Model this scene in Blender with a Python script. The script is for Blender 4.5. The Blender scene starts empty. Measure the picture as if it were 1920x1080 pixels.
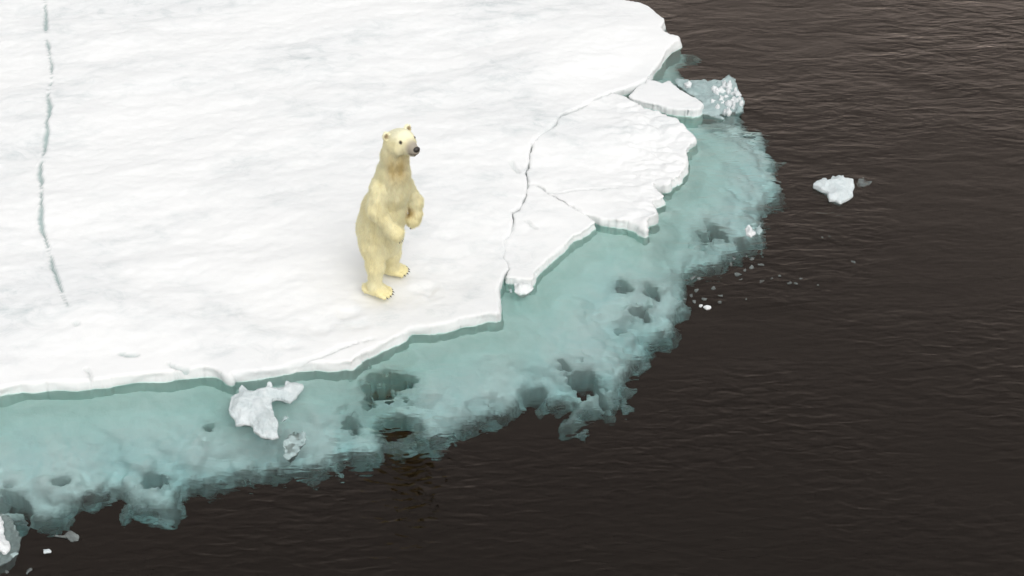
import bpy, math, random
import numpy as np

# ------------------------------------------------------------------ camera, world, sun, exposure
scene = bpy.context.scene
CAM_H, PITCH, FPX = 10.0, math.radians(36.0), 3062.0        # metres above the sea, degrees below level, focal length in 1920-wide pixels
cam_data = bpy.data.cameras.new('camera'); cam = bpy.data.objects.new('camera', cam_data)
scene.collection.objects.link(cam); scene.camera = cam
cam.location = (0, 0, CAM_H); cam.rotation_euler = (math.pi / 2 - PITCH, 0, 0)
cam_data.sensor_width = 36.0; cam_data.lens = 36.0 * FPX / 1920.0
cam_data.clip_start = 0.1; cam_data.clip_end = 2000

SUN_EL, SUN_AZ = math.radians(50), math.radians(155)         # sun behind thin cloud, high, behind the camera and to the right
world = bpy.data.worlds.new('World'); scene.world = world; world.use_nodes = True
wn, wl = world.node_tree.nodes, world.node_tree.links
wn.clear()
sky = wn.new('ShaderNodeTexSky'); sky.sky_type = 'NISHITA'; sky.sun_disc = False
sky.sun_elevation = SUN_EL; sky.sun_rotation = SUN_AZ
sky.air_density = 1.0; sky.dust_density = 4.0; sky.ozone_density = 1.0
hs = wn.new('ShaderNodeHueSaturation'); hs.inputs['Saturation'].default_value = 0.10
bg = wn.new('ShaderNodeBackground'); bg.inputs['Strength'].default_value = 0.12
wo = wn.new('ShaderNodeOutputWorld')
cl = wn.new('ShaderNodeMix'); cl.data_type = 'RGBA'; cl.inputs[0].default_value = 0.6; cl.inputs[7].default_value = (6.2, 6.3, 6.4, 1)   # even cloud cover over the sky
wl.new(sky.outputs[0], hs.inputs['Color']); wl.new(hs.outputs[0], cl.inputs[6]); wl.new(cl.outputs[2], bg.inputs['Color']); wl.new(bg.outputs[0], wo.inputs['Surface'])

sl = bpy.data.lights.new('sun', 'SUN'); sl.energy = 1.1; sl.angle = math.radians(50); sl.color = (1.0, 0.97, 0.93)
sun = bpy.data.objects.new('sun', sl); scene.collection.objects.link(sun)
# light comes from (sin az cos el, cos az cos el, sin el)
sun.rotation_euler = (math.pi / 2 - SUN_EL, 0, math.pi - SUN_AZ)

scene.view_settings.view_transform = 'Standard'; scene.view_settings.look = 'None'
scene.view_settings.gamma = 1.0; scene.view_settings.use_curve_mapping = False
scene.view_settings.exposure = 0.20
scene.render.engine = 'CYCLES'
scene.cycles.use_denoising = True
scene.cycles.max_bounces = 7; scene.cycles.transmission_bounces = 5; scene.cycles.diffuse_bounces = 4; scene.cycles.glossy_bounces = 3
scene.cycles.use_adaptive_sampling = True; scene.cycles.adaptive_threshold = 0.03
scene.cycles.caustics_refractive = True; scene.cycles.caustics_reflective = True
scene.cycles.sample_clamp_indirect = 6.0

rng = np.random.default_rng(7)
random.seed(7)
COL = scene.collection

# ------------------------------------------------------------------ pixel <-> place
CP, SP = math.cos(PITCH), math.sin(PITCH)
def ray(px, py):
    px = np.asarray(px, float); py = np.asarray(py, float)
    a = (px - 960) / FPX; b = -(py - 540) / FPX
    d = np.stack([a, CP + b * SP, -SP + b * CP], -1)
    return d / np.linalg.norm(d, axis=-1, keepdims=True)
def at(pts, z):
    p = np.asarray(pts, float); d = ray(p[:, 0], p[:, 1])
    t = (z - CAM_H) / d[:, 2]
    return np.stack([d[:, 0] * t, d[:, 1] * t], -1)
def at_deep(pts, depth, ior=1.33):
    p = np.asarray(pts, float); d = ray(p[:, 0], p[:, 1])
    t = -CAM_H / d[:, 2]
    s = np.stack([d[:, 0] * t, d[:, 1] * t], -1)
    h = d[:, :2] / ior
    vz = -np.sqrt(1 - (h ** 2).sum(-1))
    return s + h * (depth / -vz)[:, None]

# ------------------------------------------------------------------ noise, distances, meshing
_perm = np.random.default_rng(3).permutation(256); _perm = np.concatenate([_perm, _perm, _perm])
_g = np.random.default_rng(5).normal(size=(256, 3)).astype(np.float32); _g /= np.linalg.norm(_g, axis=1, keepdims=True)
def noise(x, y, z=0.0, scale=1.0, seed=0):
    x = np.asarray(x, np.float32) * scale + seed * 17.31; y = np.asarray(y, np.float32) * scale + seed * 5.77
    z = np.asarray(z, np.float32) * scale + seed * 9.13
    x, y, z = np.broadcast_arrays(x, y, z)
    xi, yi, zi = (np.floor(v).astype(np.int64) for v in (x, y, z))
    xf, yf, zf = (x - xi).astype(np.float32), (y - yi).astype(np.float32), (z - zi).astype(np.float32)
    u, v, w = (t * t * t * (t * (t * 6 - 15) + 10) for t in (xf, yf, zf))
    out = 0
    for dx in (0, 1):
        for dy in (0, 1):
            for dz in (0, 1):
                h = _perm[_perm[_perm[(xi + dx) & 255] + ((yi + dy) & 255)] + ((zi + dz) & 255)]
                g = _g[h]
                n = g[..., 0] * (xf - dx) + g[..., 1] * (yf - dy) + g[..., 2] * (zf - dz)
                out = out + n * (u if dx else 1 - u) * (v if dy else 1 - v) * (w if dz else 1 - w)
    return out * 1.5
def fbm(x, y, z=0.0, scale=1.0, seed=0, octs=3, gain=0.5):
    t, a = 0, 1.0
    for o in range(octs):
        t = t + a * noise(x, y, z, scale * 2 ** o, seed + o * 3); a *= gain
    return t
def sstep(t): t = np.clip(t, 0, 1); return t * t * (3 - 2 * t)

def seg_dist(P, pts, closed=True):
    """distance of points P (N,2) to a polyline, and inside test when closed"""
    P = P.astype(np.float32)
    A = np.asarray(pts, np.float32); B = np.roll(A, -1, 0)
    if not closed: A, B = A[:-1], B[:-1]
    N = len(P); best = np.full(N, 1e9, np.float32); par = np.zeros(N, np.float32); ins = np.zeros(N, bool)
    PX_, PY_ = np.ascontiguousarray(P[:, 0]), np.ascontiguousarray(P[:, 1])
    tot = 0.0; L = np.linalg.norm(B - A, axis=1); full = L.sum()
    for a, b, l in zip(A, B, L):
        ab = b - a; ax_, ay_ = PX_ - a[0], PY_ - a[1]
        t = np.clip((ax_ * ab[0] + ay_ * ab[1]) / np.float32(max(l * l, 1e-12)), 0, 1)
        ax_ -= t * ab[0]; ay_ -= t * ab[1]
        d = ax_ * ax_ + ay_ * ay_
        if closed: np.minimum(best, d, out=best)
        else:
            m = d < best
            best[m] = d[m]; par[m] = (tot + t[m] * l) / full
            tot += l
        if closed and a[1] != b[1]:
            c = (a[1] > PY_) != (b[1] > PY_)
            k = np.nonzero(c)[0]
            if len(k):
                xc = (b[0] - a[0]) * (PY_[k] - a[1]) / (b[1] - a[1]) + a[0]
                ins[k] ^= PX_[k] < xc
    best = np.sqrt(best)
    return (np.where(ins, best, -best) if closed else best), par

def densify(pts, step=0.06, jag=0.0, seed=0):
    pts = np.asarray(pts, float); out = []
    for a, b in zip(pts, np.roll(pts, -1, 0)):
        n = max(1, int(np.linalg.norm(b - a) / step)); n = min(n, 60)
        for i in range(n): out.append(a + (b - a) * i / n)
    out = np.array(out)
    if jag: out = out + jag * np.stack([fbm(out[:, 0], out[:, 1], 0, 4, seed, 4, .6), fbm(out[:, 0], out[:, 1], 5, 4, seed + 40, 4, .6)], -1)
    return out

def mesh_obj(name, V, F, mat, parent=None, smooth=True, attrs=None):
    me = bpy.data.meshes.new(name)
    F = np.asarray(F, np.int32); n = F.shape[1]
    me.vertices.add(len(V)); me.vertices.foreach_set('co', np.asarray(V, np.float32).ravel())
    me.loops.add(F.size); me.loops.foreach_set('vertex_index', F.ravel())
    me.polygons.add(len(F)); me.polygons.foreach_set('loop_start', np.arange(0, F.size, n, dtype=np.int32))
    me.update(calc_edges=True); me.validate()
    if smooth: me.polygons.foreach_set('use_smooth', np.ones(len(me.polygons), bool))
    for k, a in (attrs or {}).items():
        a = np.asarray(a, np.float32)
        if a.ndim == 1:
            at_ = me.attributes.new(k, 'FLOAT', 'POINT'); at_.data.foreach_set('value', a)
        else:
            at_ = me.attributes.new(k, 'FLOAT_COLOR', 'POINT'); at_.data.foreach_set('color', a.ravel())
    me.materials.append(mat)
    o = bpy.data.objects.new(name, me); COL.objects.link(o)
    if parent: o.parent = parent
    return o

def surface_nets(f, org, res):
    """f > 0 inside; returns verts, quads of the zero surface"""
    f = np.asarray(f, np.float32); nx, ny, nz = f.shape
    ins = f > 0
    s = np.zeros((nx - 1, ny - 1, nz - 1), np.int8)
    for dx in (0, 1):
        for dy in (0, 1):
            for dz in (0, 1):
                s += ins[dx:nx - 1 + dx, dy:ny - 1 + dy, dz:nz - 1 + dz]
    act = np.argwhere((s > 0) & (s < 8))
    idx = np.full(s.shape, -1, np.int64); idx[tuple(act.T)] = np.arange(len(act))
    acc = np.zeros((len(act), 3)); cnt = np.zeros(len(act))
    cor = [(a, b, c) for a in (0, 1) for b in (0, 1) for c in (0, 1)]
    for i in range(8):
        for j in range(i + 1, 8):
            if sum(abs(cor[i][k] - cor[j][k]) for k in range(3)) != 1: continue
            pa, pb = act + cor[i], act + cor[j]
            fa, fb = f[tuple(pa.T)], f[tuple(pb.T)]
            m = (fa > 0) != (fb > 0)
            t = np.where(m, fa / np.where(m, fa - fb, 1), 0)
            acc += np.where(m[:, None], pa + (pb - pa) * t[:, None], 0); cnt += m
    V = acc / cnt[:, None] * res + np.asarray(org)
    Q = []
    for ax in range(3):
        o1, o2 = [(1, 2), (2, 0), (0, 1)][ax]
        sl0 = [slice(None)] * 3; sl1 = [slice(None)] * 3
        sl0[ax] = slice(0, -1); sl1[ax] = slice(1, None)
        a, b = ins[tuple(sl0)], ins[tuple(sl1)]
        for sign, m in ((1, a & ~b), (-1, ~a & b)):
            e = np.argwhere(m)
            e = e[(e[:, o1] > 0) & (e[:, o2] > 0) & (e[:, o1] < f.shape[o1] - 1) & (e[:, o2] < f.shape[o2] - 1)]
            if not len(e): continue
            d1 = np.zeros(3, int); d1[o1] = 1; d2 = np.zeros(3, int); d2[o2] = 1
            q = np.stack([idx[tuple((e - d1 - d2).T)], idx[tuple((e - d2).T)], idx[tuple(e.T)], idx[tuple((e - d1).T)]], -1)
            Q.append(q if sign > 0 else q[:, ::-1])
    Q = np.concatenate(Q); Q = Q[(Q >= 0).all(1)]
    return V, Q

# ------------------------------------------------------------------ materials
def material(name):
    m = bpy.data.materials.new(name); m.use_nodes = True
    nt = m.node_tree; nt.nodes.clear()
    out = nt.nodes.new('ShaderNodeOutputMaterial')
    return m, nt, out
def N(nt, kind, **kw):
    n = nt.nodes.new(kind)
    for k, v in kw.items():
        if hasattr(n, k) and k not in n.inputs: setattr(n, k, v)
        else: n.inputs[k].default_value = v
    return n
def ramp(nt, src, stops):
    r = nt.nodes.new('ShaderNodeValToRGB'); el = r.color_ramp.elements
    while len(el) < len(stops): el.new(0.5)
    for e, (p, c) in zip(el, stops): e.position = p; e.color = c
    nt.links.new(src, r.inputs['Fac']); return r
def mix(nt, fac, a, b, blend='MIX'):
    m = nt.nodes.new('ShaderNodeMix'); m.data_type = 'RGBA'; m.blend_type = blend
    for s, v in ((m.inputs[0], fac), (m.inputs[6], a), (m.inputs[7], b)):
        if hasattr(v, 'is_linked'): nt.links.new(v, s)
        else: s.default_value = v
    return m.outputs[2]
def g4(v): return (v, v, v, 1)

def snow_material():
    m, nt, out = material('snow'); L = nt.links
    tc = N(nt, 'ShaderNodeTexCoord'); mp = N(nt, 'ShaderNodeMapping'); mp.inputs['Scale'].default_value = (0.85, 1.25, 1); mp.inputs['Rotation'].default_value = (0, 0, math.radians(14))
    L.new(tc.outputs['Object'], mp.inputs['Vector'])
    n1 = N(nt, 'ShaderNodeTexNoise', Scale=0.55, Detail=7.0, Roughness=0.62, Distortion=0.4); L.new(mp.outputs[0], n1.inputs['Vector'])
    r1 = ramp(nt, n1.outputs['Fac'], [(0.43, g4(0)), (0.68, g4(1))])
    n2 = N(nt, 'ShaderNodeTexNoise', Scale=3.2, Detail=8.0, Roughness=0.7, Distortion=0.6); L.new(mp.outputs[0], n2.inputs['Vector'])
    r2 = ramp(nt, n2.outputs['Fac'], [(0.48, g4(0)), (0.72, g4(1))])
    mul = N(nt, 'ShaderNodeMath', operation='MULTIPLY'); L.new(r1.outputs[0], mul.inputs[0]); L.new(r2.outputs[0], mul.inputs[1])
    c1 = mix(nt, r1.outputs[0], (0.835, 0.835, 0.83, 1), (0.768, 0.776, 0.778, 1))
    c2 = mix(nt, mul.outputs[0], c1, (0.52, 0.565, 0.57, 1))
    at_ = N(nt, 'ShaderNodeAttribute', attribute_name='ice')
    c3 = mix(nt, at_.outputs['Fac'], c2, (0.38, 0.47, 0.46, 1))
    aw = N(nt, 'ShaderNodeAttribute', attribute_name='sunk')
    c3 = mix(nt, aw.outputs['Fac'], c3, (0.62, 0.86, 0.82, 1))
    b = N(nt, 'ShaderNodeBsdfPrincipled', Roughness=0.75); b.inputs['Specular IOR Level'].default_value = 0.25
    L.new(c3, b.inputs['Base Color'])
    n3 = N(nt, 'ShaderNodeTexNoise', Scale=9.0, Detail=8.0, Roughness=0.65); L.new(mp.outputs[0], n3.inputs['Vector'])
    bp = N(nt, 'ShaderNodeBump', Strength=0.25, Distance=0.02); L.new(n3.outputs['Fac'], bp.inputs['Height'])
    L.new(bp.outputs[0], b.inputs['Normal']); L.new(b.outputs[0], out.inputs['Surface'])
    return m

def ice_material(name, c_lo, c_hi, scale=3.0, bump=0.5, rough=0.6, spec=0.3, clear=0.0):
    m, nt, out = material(name); L = nt.links
    tc = N(nt, 'ShaderNodeTexCoord')
    n1 = N(nt, 'ShaderNodeTexNoise', Scale=scale, Detail=7.0, Roughness=0.65, Distortion=0.7); L.new(tc.outputs['Object'], n1.inputs['Vector'])
    r1 = ramp(nt, n1.outputs['Fac'], [(0.35, c_lo), (0.65, c_hi)])
    b = N(nt, 'ShaderNodeBsdfPrincipled', Roughness=rough); b.inputs['Specular IOR Level'].default_value = spec
    L.new(r1.outputs[0], b.inputs['Base Color'])
    n2 = N(nt, 'ShaderNodeTexNoise', Scale=scale * 6, Detail=6.0, Roughness=0.6); L.new(tc.outputs['Object'], n2.inputs['Vector'])
    bp = N(nt, 'ShaderNodeBump', Strength=bump, Distance=0.03); L.new(n2.outputs['Fac'], bp.inputs['Height'])
    L.new(bp.outputs[0], b.inputs['Normal'])
    if clear:                                                  # partly see-through melting ice
        tr = N(nt, 'ShaderNodeBsdfTransparent'); tr.inputs['Color'].default_value = (0.93, 0.98, 0.98, 1)
        mx = N(nt, 'ShaderNodeMixShader'); mx.inputs[0].default_value = clear
        L.new(b.outputs[0], mx.inputs[1]); L.new(tr.outputs[0], mx.inputs[2]); L.new(mx.outputs[0], out.inputs['Surface'])
    else: L.new(b.outputs[0], out.inputs['Surface'])
    return m

def water_material():
    m, nt, out = material('sea_water'); L = nt.links
    tc = N(nt, 'ShaderNodeTexCoord')
    def waves(rot, sc, scale, detail, dist, rough=0.5):
        mp = N(nt, 'ShaderNodeMapping'); mp.inputs['Rotation'].default_value = (0, 0, math.radians(rot)); mp.inputs['Scale'].default_value = sc
        L.new(tc.outputs['Object'], mp.inputs['Vector'])
        n = N(nt, 'ShaderNodeTexNoise', Scale=scale, Detail=detail, Roughness=rough, Distortion=dist); L.new(mp.outputs[0], n.inputs['Vector'])
        return n.outputs['Fac']
    swell = waves(-8, (1.0, 2.4, 1), 1.25, 3.0, 0.8)          # wind ripples, crests across the view
    fine = waves(-24, (1.0, 2.3, 1), 5.0, 1.2, 0.5)           # capillary ripples
    patch = waves(20, (1, 1, 1), 0.35, 2.0, 0.5)              # calm and ruffled patches
    pr = ramp(nt, patch, [(0.38, g4(0.25)), (0.62, g4(1))])
    pr2 = ramp(nt, patch, [(0.36, g4(0.45)), (0.62, g4(1))])
    # the lee of the floe is calmer than the open water beyond it
    sx = N(nt, 'ShaderNodeSeparateXYZ'); L.new(tc.outputs['Object'], sx.inputs[0])
    mr = N(nt, 'ShaderNodeMapRange'); mr.inputs['From Min'].default_value = 11; mr.inputs['From Max'].default_value = 20
    mr.inputs['To Min'].default_value = 0.12; mr.inputs['To Max'].default_value = 1.0; L.new(sx.outputs['Y'], mr.inputs['Value'])
    def mul(a, b):
        n = N(nt, 'ShaderNodeMath', operation='MULTIPLY')
        for i, v in enumerate((a, b)):
            if hasattr(v, 'is_linked'): L.new(v, n.inputs[i])
            else: n.inputs[i].default_value = v
        return n.outputs[0]
    add = N(nt, 'ShaderNodeMath', operation='ADD')
    L.new(mul(mul(mul(swell, mr.outputs[0]), pr2.outputs[0]), 0.058), add.inputs[0]); L.new(mul(mul(fine, pr.outputs[0]), 0.0155), add.inputs[1])
    bp = N(nt, 'ShaderNodeBump', Strength=1.0, Distance=1.0); L.new(add.outputs[0], bp.inputs['Height'])
    fr = N(nt, 'ShaderNodeFresnel', IOR=1.38); L.new(bp.outputs[0], fr.inputs['Normal'])
    rf = N(nt, 'ShaderNodeBsdfRefraction', Roughness=0.0, IOR=1.33); rf.inputs['Color'].default_value = (1, 1, 1, 1)
    gl = N(nt, 'ShaderNodeBsdfAnisotropic') if False else N(nt, 'ShaderNodeBsdfGlossy', Roughness=0.03)
    gl.inputs['Color'].default_value = (1.0, 0.81, 0.69, 1)
    L.new(bp.outputs[0], rf.inputs['Normal']); L.new(bp.outputs[0], gl.inputs['Normal'])
    mx = N(nt, 'ShaderNodeMixShader'); L.new(fr.outputs[0], mx.inputs[0]); L.new(rf.outputs[0], mx.inputs[1]); L.new(gl.outputs[0], mx.inputs[2])
    L.new(mx.outputs[0], out.inputs['Surface'])
    va = N(nt, 'ShaderNodeVolumeAbsorption', Density=0.43); va.inputs['Color'].default_value = (0.18, 0.80, 0.80, 1)
    L.new(va.outputs[0], out.inputs['Volume'])
    return m

M_SNOW = snow_material()
M_LEDGE = ice_material('ledge_ice', (0.60, 0.83, 0.79, 1), (0.73, 0.92, 0.89, 1), 2.0, 0.35)
def porous_rim(m):                                             # greener dense ice by the floe, paler blue porous ice further out
    nt = m.node_tree; L = nt.links; b = next(n for n in nt.nodes if n.type == 'BSDF_PRINCIPLED')
    src = b.inputs['Base Color'].links[0].from_socket
    tc = N(nt, 'ShaderNodeTexCoord'); nz = N(nt, 'ShaderNodeTexNoise', Scale=1.4, Detail=6.0, Roughness=0.6, Distortion=0.9); L.new(tc.outputs['Object'], nz.inputs['Vector'])
    pr = ramp(nt, nz.outputs['Fac'], [(0.34, (0.76, 0.91, 0.92, 1)), (0.56, (0.95, 0.99, 0.99, 1))])
    a = N(nt, 'ShaderNodeAttribute', attribute_name='porous')
    L.new(mix(nt, a.outputs['Fac'], src, pr.outputs[0]), b.inputs['Base Color'])
    th = N(nt, 'ShaderNodeAttribute', attribute_name='thin'); tr = N(nt, 'ShaderNodeBsdfTransparent'); tr.inputs['Color'].default_value = (0.86, 0.98, 0.98, 1); mx = N(nt, 'ShaderNodeMixShader')
    out = next(n for n in nt.nodes if n.type == 'OUTPUT_MATERIAL')
    L.new(th.outputs['Fac'], mx.inputs[0]); L.new(b.outputs[0], mx.inputs[1]); L.new(tr.outputs[0], mx.inputs[2]); L.new(mx.outputs[0], out.inputs['Surface'])
porous_rim(M_LEDGE)
M_WET = ice_material('wet_ice', (0.38, 0.50, 0.50, 1), (0.55, 0.68, 0.68, 1), 6.0, 0.5, 0.3, 0.5, clear=0.25)
M_CHUNK = ice_material('white_ice', (0.54, 0.61, 0.62, 1), (0.72, 0.77, 0.78, 1), 7.0, 0.5)
M_LUMP = ice_material('bright_ice', (0.68, 0.71, 0.72, 1), (0.82, 0.84, 0.84, 1), 7.0, 0.5)
M_GREY = ice_material('grey_slush_ice', (0.14, 0.16, 0.155, 1), (0.34, 0.38, 0.37, 1), 9.0, 0.6, 0.3, 0.5, clear=0.4)
M_BED = ice_material('dark_seabed', (0.010, 0.006, 0.005, 1), (0.016, 0.010, 0.008, 1), 0.2, 0.0)
M_WATER = water_material()

def tag(o, label, cat, group=None):
    o['label'] = label; o['category'] = cat
    if group: o['group'] = group
    return o

# ------------------------------------------------------------------ sea
def sea():
    S, D = 300.0, 24.0
    V = [(-S, -S, 0), (S, -S, 0), (S, S, 0), (-S, S, 0), (-S, -S, -D), (S, -S, -D), (S, S, -D), (-S, S, -D)]
    F = [(0, 1, 2, 3), (7, 6, 5, 4), (0, 4, 5, 1), (1, 5, 6, 2), (2, 6, 7, 3), (3, 7, 4, 0)]
    o = mesh_obj('sea_water', V, F, M_WATER, smooth=False); o['kind'] = 'structure'
    b = mesh_obj('seabed', [(-S * 2, -S * 2, -D + 0.3), (S * 2, -S * 2, -D + 0.3), (S * 2, S * 2, -D + 0.3), (-S * 2, S * 2, -D + 0.3)], [(0, 1, 2, 3)], M_BED, smooth=False)
    b['kind'] = 'structure'
sea()

# ------------------------------------------------------------------ floe outlines (traced lips, turned into places at lip height)
LIP = 0.11
CRACK_MAIN = [(943, 516), (954, 499), (951, 487), (942, 479), (946, 461), (944, 447), (957, 436), (964, 416), (960, 402), (968, 398), (976, 388), (985, 372), (986, 358), (990, 344),
              (986, 327), (990, 313), (994, 297), (998, 275), (1010, 263), (1030, 248), (1040, 240), (1051, 224), (1079, 210), (1104, 193), (1120, 183), (1148, 171)]
MAIN_PX = [(-60, 732), (0, 726), (40, 718), (80, 714), (150, 713), (200, 708), (240, 701), (300, 698), (340, 694), (367, 689), (385, 690), (405, 694), (420, 702), (433, 708), (438, 698),
           (480, 694), (515, 690), (560, 681), (600, 677), (655, 677), (661, 680), (660, 676), (669, 668), (684, 658), (711, 645), (738, 633), (760, 622), (773, 611), (807, 611), (835, 605),
           (862, 598), (887, 594), (915, 587), (937, 589), (936, 565), (934, 545), (937, 530)] + CRACK_MAIN + \
          [(1165, 166), (1181, 161), (1201, 151), (1214, 144), (1225, 130), (1240, 112), (1250, 95), (1259, 84), (1271, 75), (1272, 68), (1258, 65), (1243, 57), (1240, 50), (1246, 42), (1245, 33),
           (1235, 25), (1215, 10), (1200, 3), (1180, 0), (1140, -8), (1060, -14), (960, -40)]
main_poly = np.concatenate([at(MAIN_PX, LIP), [(-2.0, 26.0), (-3.5, 31), (-9, 36), (-22, 40), (-34, 34), (-36, 22), (-28, 13), (-16, 12.2), (-8.5, 12.0)]])
A_PX = [(993, 343)] + CRACK_MAIN[14:] + [(1161, 175), (1179, 183), (1192, 190), (1201, 196), (1224, 205), (1247, 213), (1269, 222), (1289, 236), (1304, 248), (1304, 258), (1296, 267), (1289, 278), (1290, 292),
        (1284, 303), (1285, 311), (1275, 330), (1264, 334), (1253, 347), (1242, 348), (1228, 344), (1237, 355), (1246, 367), (1236, 371), (1224, 376), (1232, 391), (1236, 406), (1219, 409), (1212, 416), (1217, 430),
        (1208, 430), (1200, 423), (1189, 416), (1178, 412), (1156, 413), (1139, 409), (1119, 405), (1100, 399), (1089, 394), (1067, 384), (1050, 373), (1031, 361), (1017, 352), (1003, 344)]
B_PX = [(992, 346), (1003, 344), (1017, 352), (1031, 361), (1050, 373), (1067, 384), (1089, 394), (1103, 401), (1117, 413), (1106, 421), (1092, 434), (1078, 438), (1067, 449), (1044, 466), (1022, 486), (1003, 508), (999, 522),
        (983, 520), (956, 517), (945, 516)] + CRACK_MAIN[1:13]
a_poly, b_poly = at(A_PX, LIP), at(B_PX, LIP)

# grooves in the snow: polyline in pixels, half width (m), depth (m), icy tint
LEFT_CRACK = [(82, -10), (84, 15), (86, 45), (89, 80), (94, 110), (99, 128), (97, 148), (92, 175), (93, 205), (90, 240), (86, 262), (78, 300), (74, 330), (79, 345), (80, 372), (78, 395), (77, 432), (88, 450),
              (94, 480), (98, 505), (106, 525), (118, 560), (132, 582)]
GROOVES = [(LEFT_CRACK, 0.030, 0.045, 1.0, True), ([(217, 655), (236, 660), (258, 662)], 0.022, 0.04, 0.8, False), ([(313, 675), (330, 681), (350, 686), (372, 690)], 0.024, 0.06, 0.8, False),
           ([(160, 682), (166, 693), (169, 706)], 0.02, 0.04, 0.3, False), ([(505, 690), (545, 676), (600, 660), (640, 645), (668, 636)], 0.03, 0.05, 0.25, False), ([(680, 634), (705, 627)], 0.02, 0.03, 0.2, False),
           ([(139, 604), (144, 611)], 0.03, 0.04, 0.4, False), ([(957, 300), (966, 314), (973, 324)], 0.025, 0.04, 0.25, False)]
GROOVES_A = [([(1000, 346), (1020, 353), (1045, 358), (1090, 350), (1130, 349), (1165, 346)], 0.018, 0.03, 0.2, False)]
GROOVES_B = [([(988, 409), (998, 416), (1007, 422)], 0.02, 0.04, 0.25, False)]

SHORE = [np.concatenate([[(-36, 22), (-28, 13), (-16, 12.2), (-8.5, 12.0)], at(MAIN_PX[:38], LIP)]), at(MAIN_PX[38 + len(CRACK_MAIN):], LIP), at(A_PX[16:49], LIP), at(B_PX[7:19], LIP)]
def snow_height(x, y):
    xr = x * 0.97 + y * 0.24; yr = -x * 0.24 + y * 0.97
    h = 0.055 * fbm(xr * 0.55, yr, 0, 0.8, 1, 3) + 0.016 * fbm(xr * 0.7, yr * 1.2, 0, 2.6, 11, 3) + 0.005 * fbm(x, y, 0, 9.0, 21, 2, .6)
    return h

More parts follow.
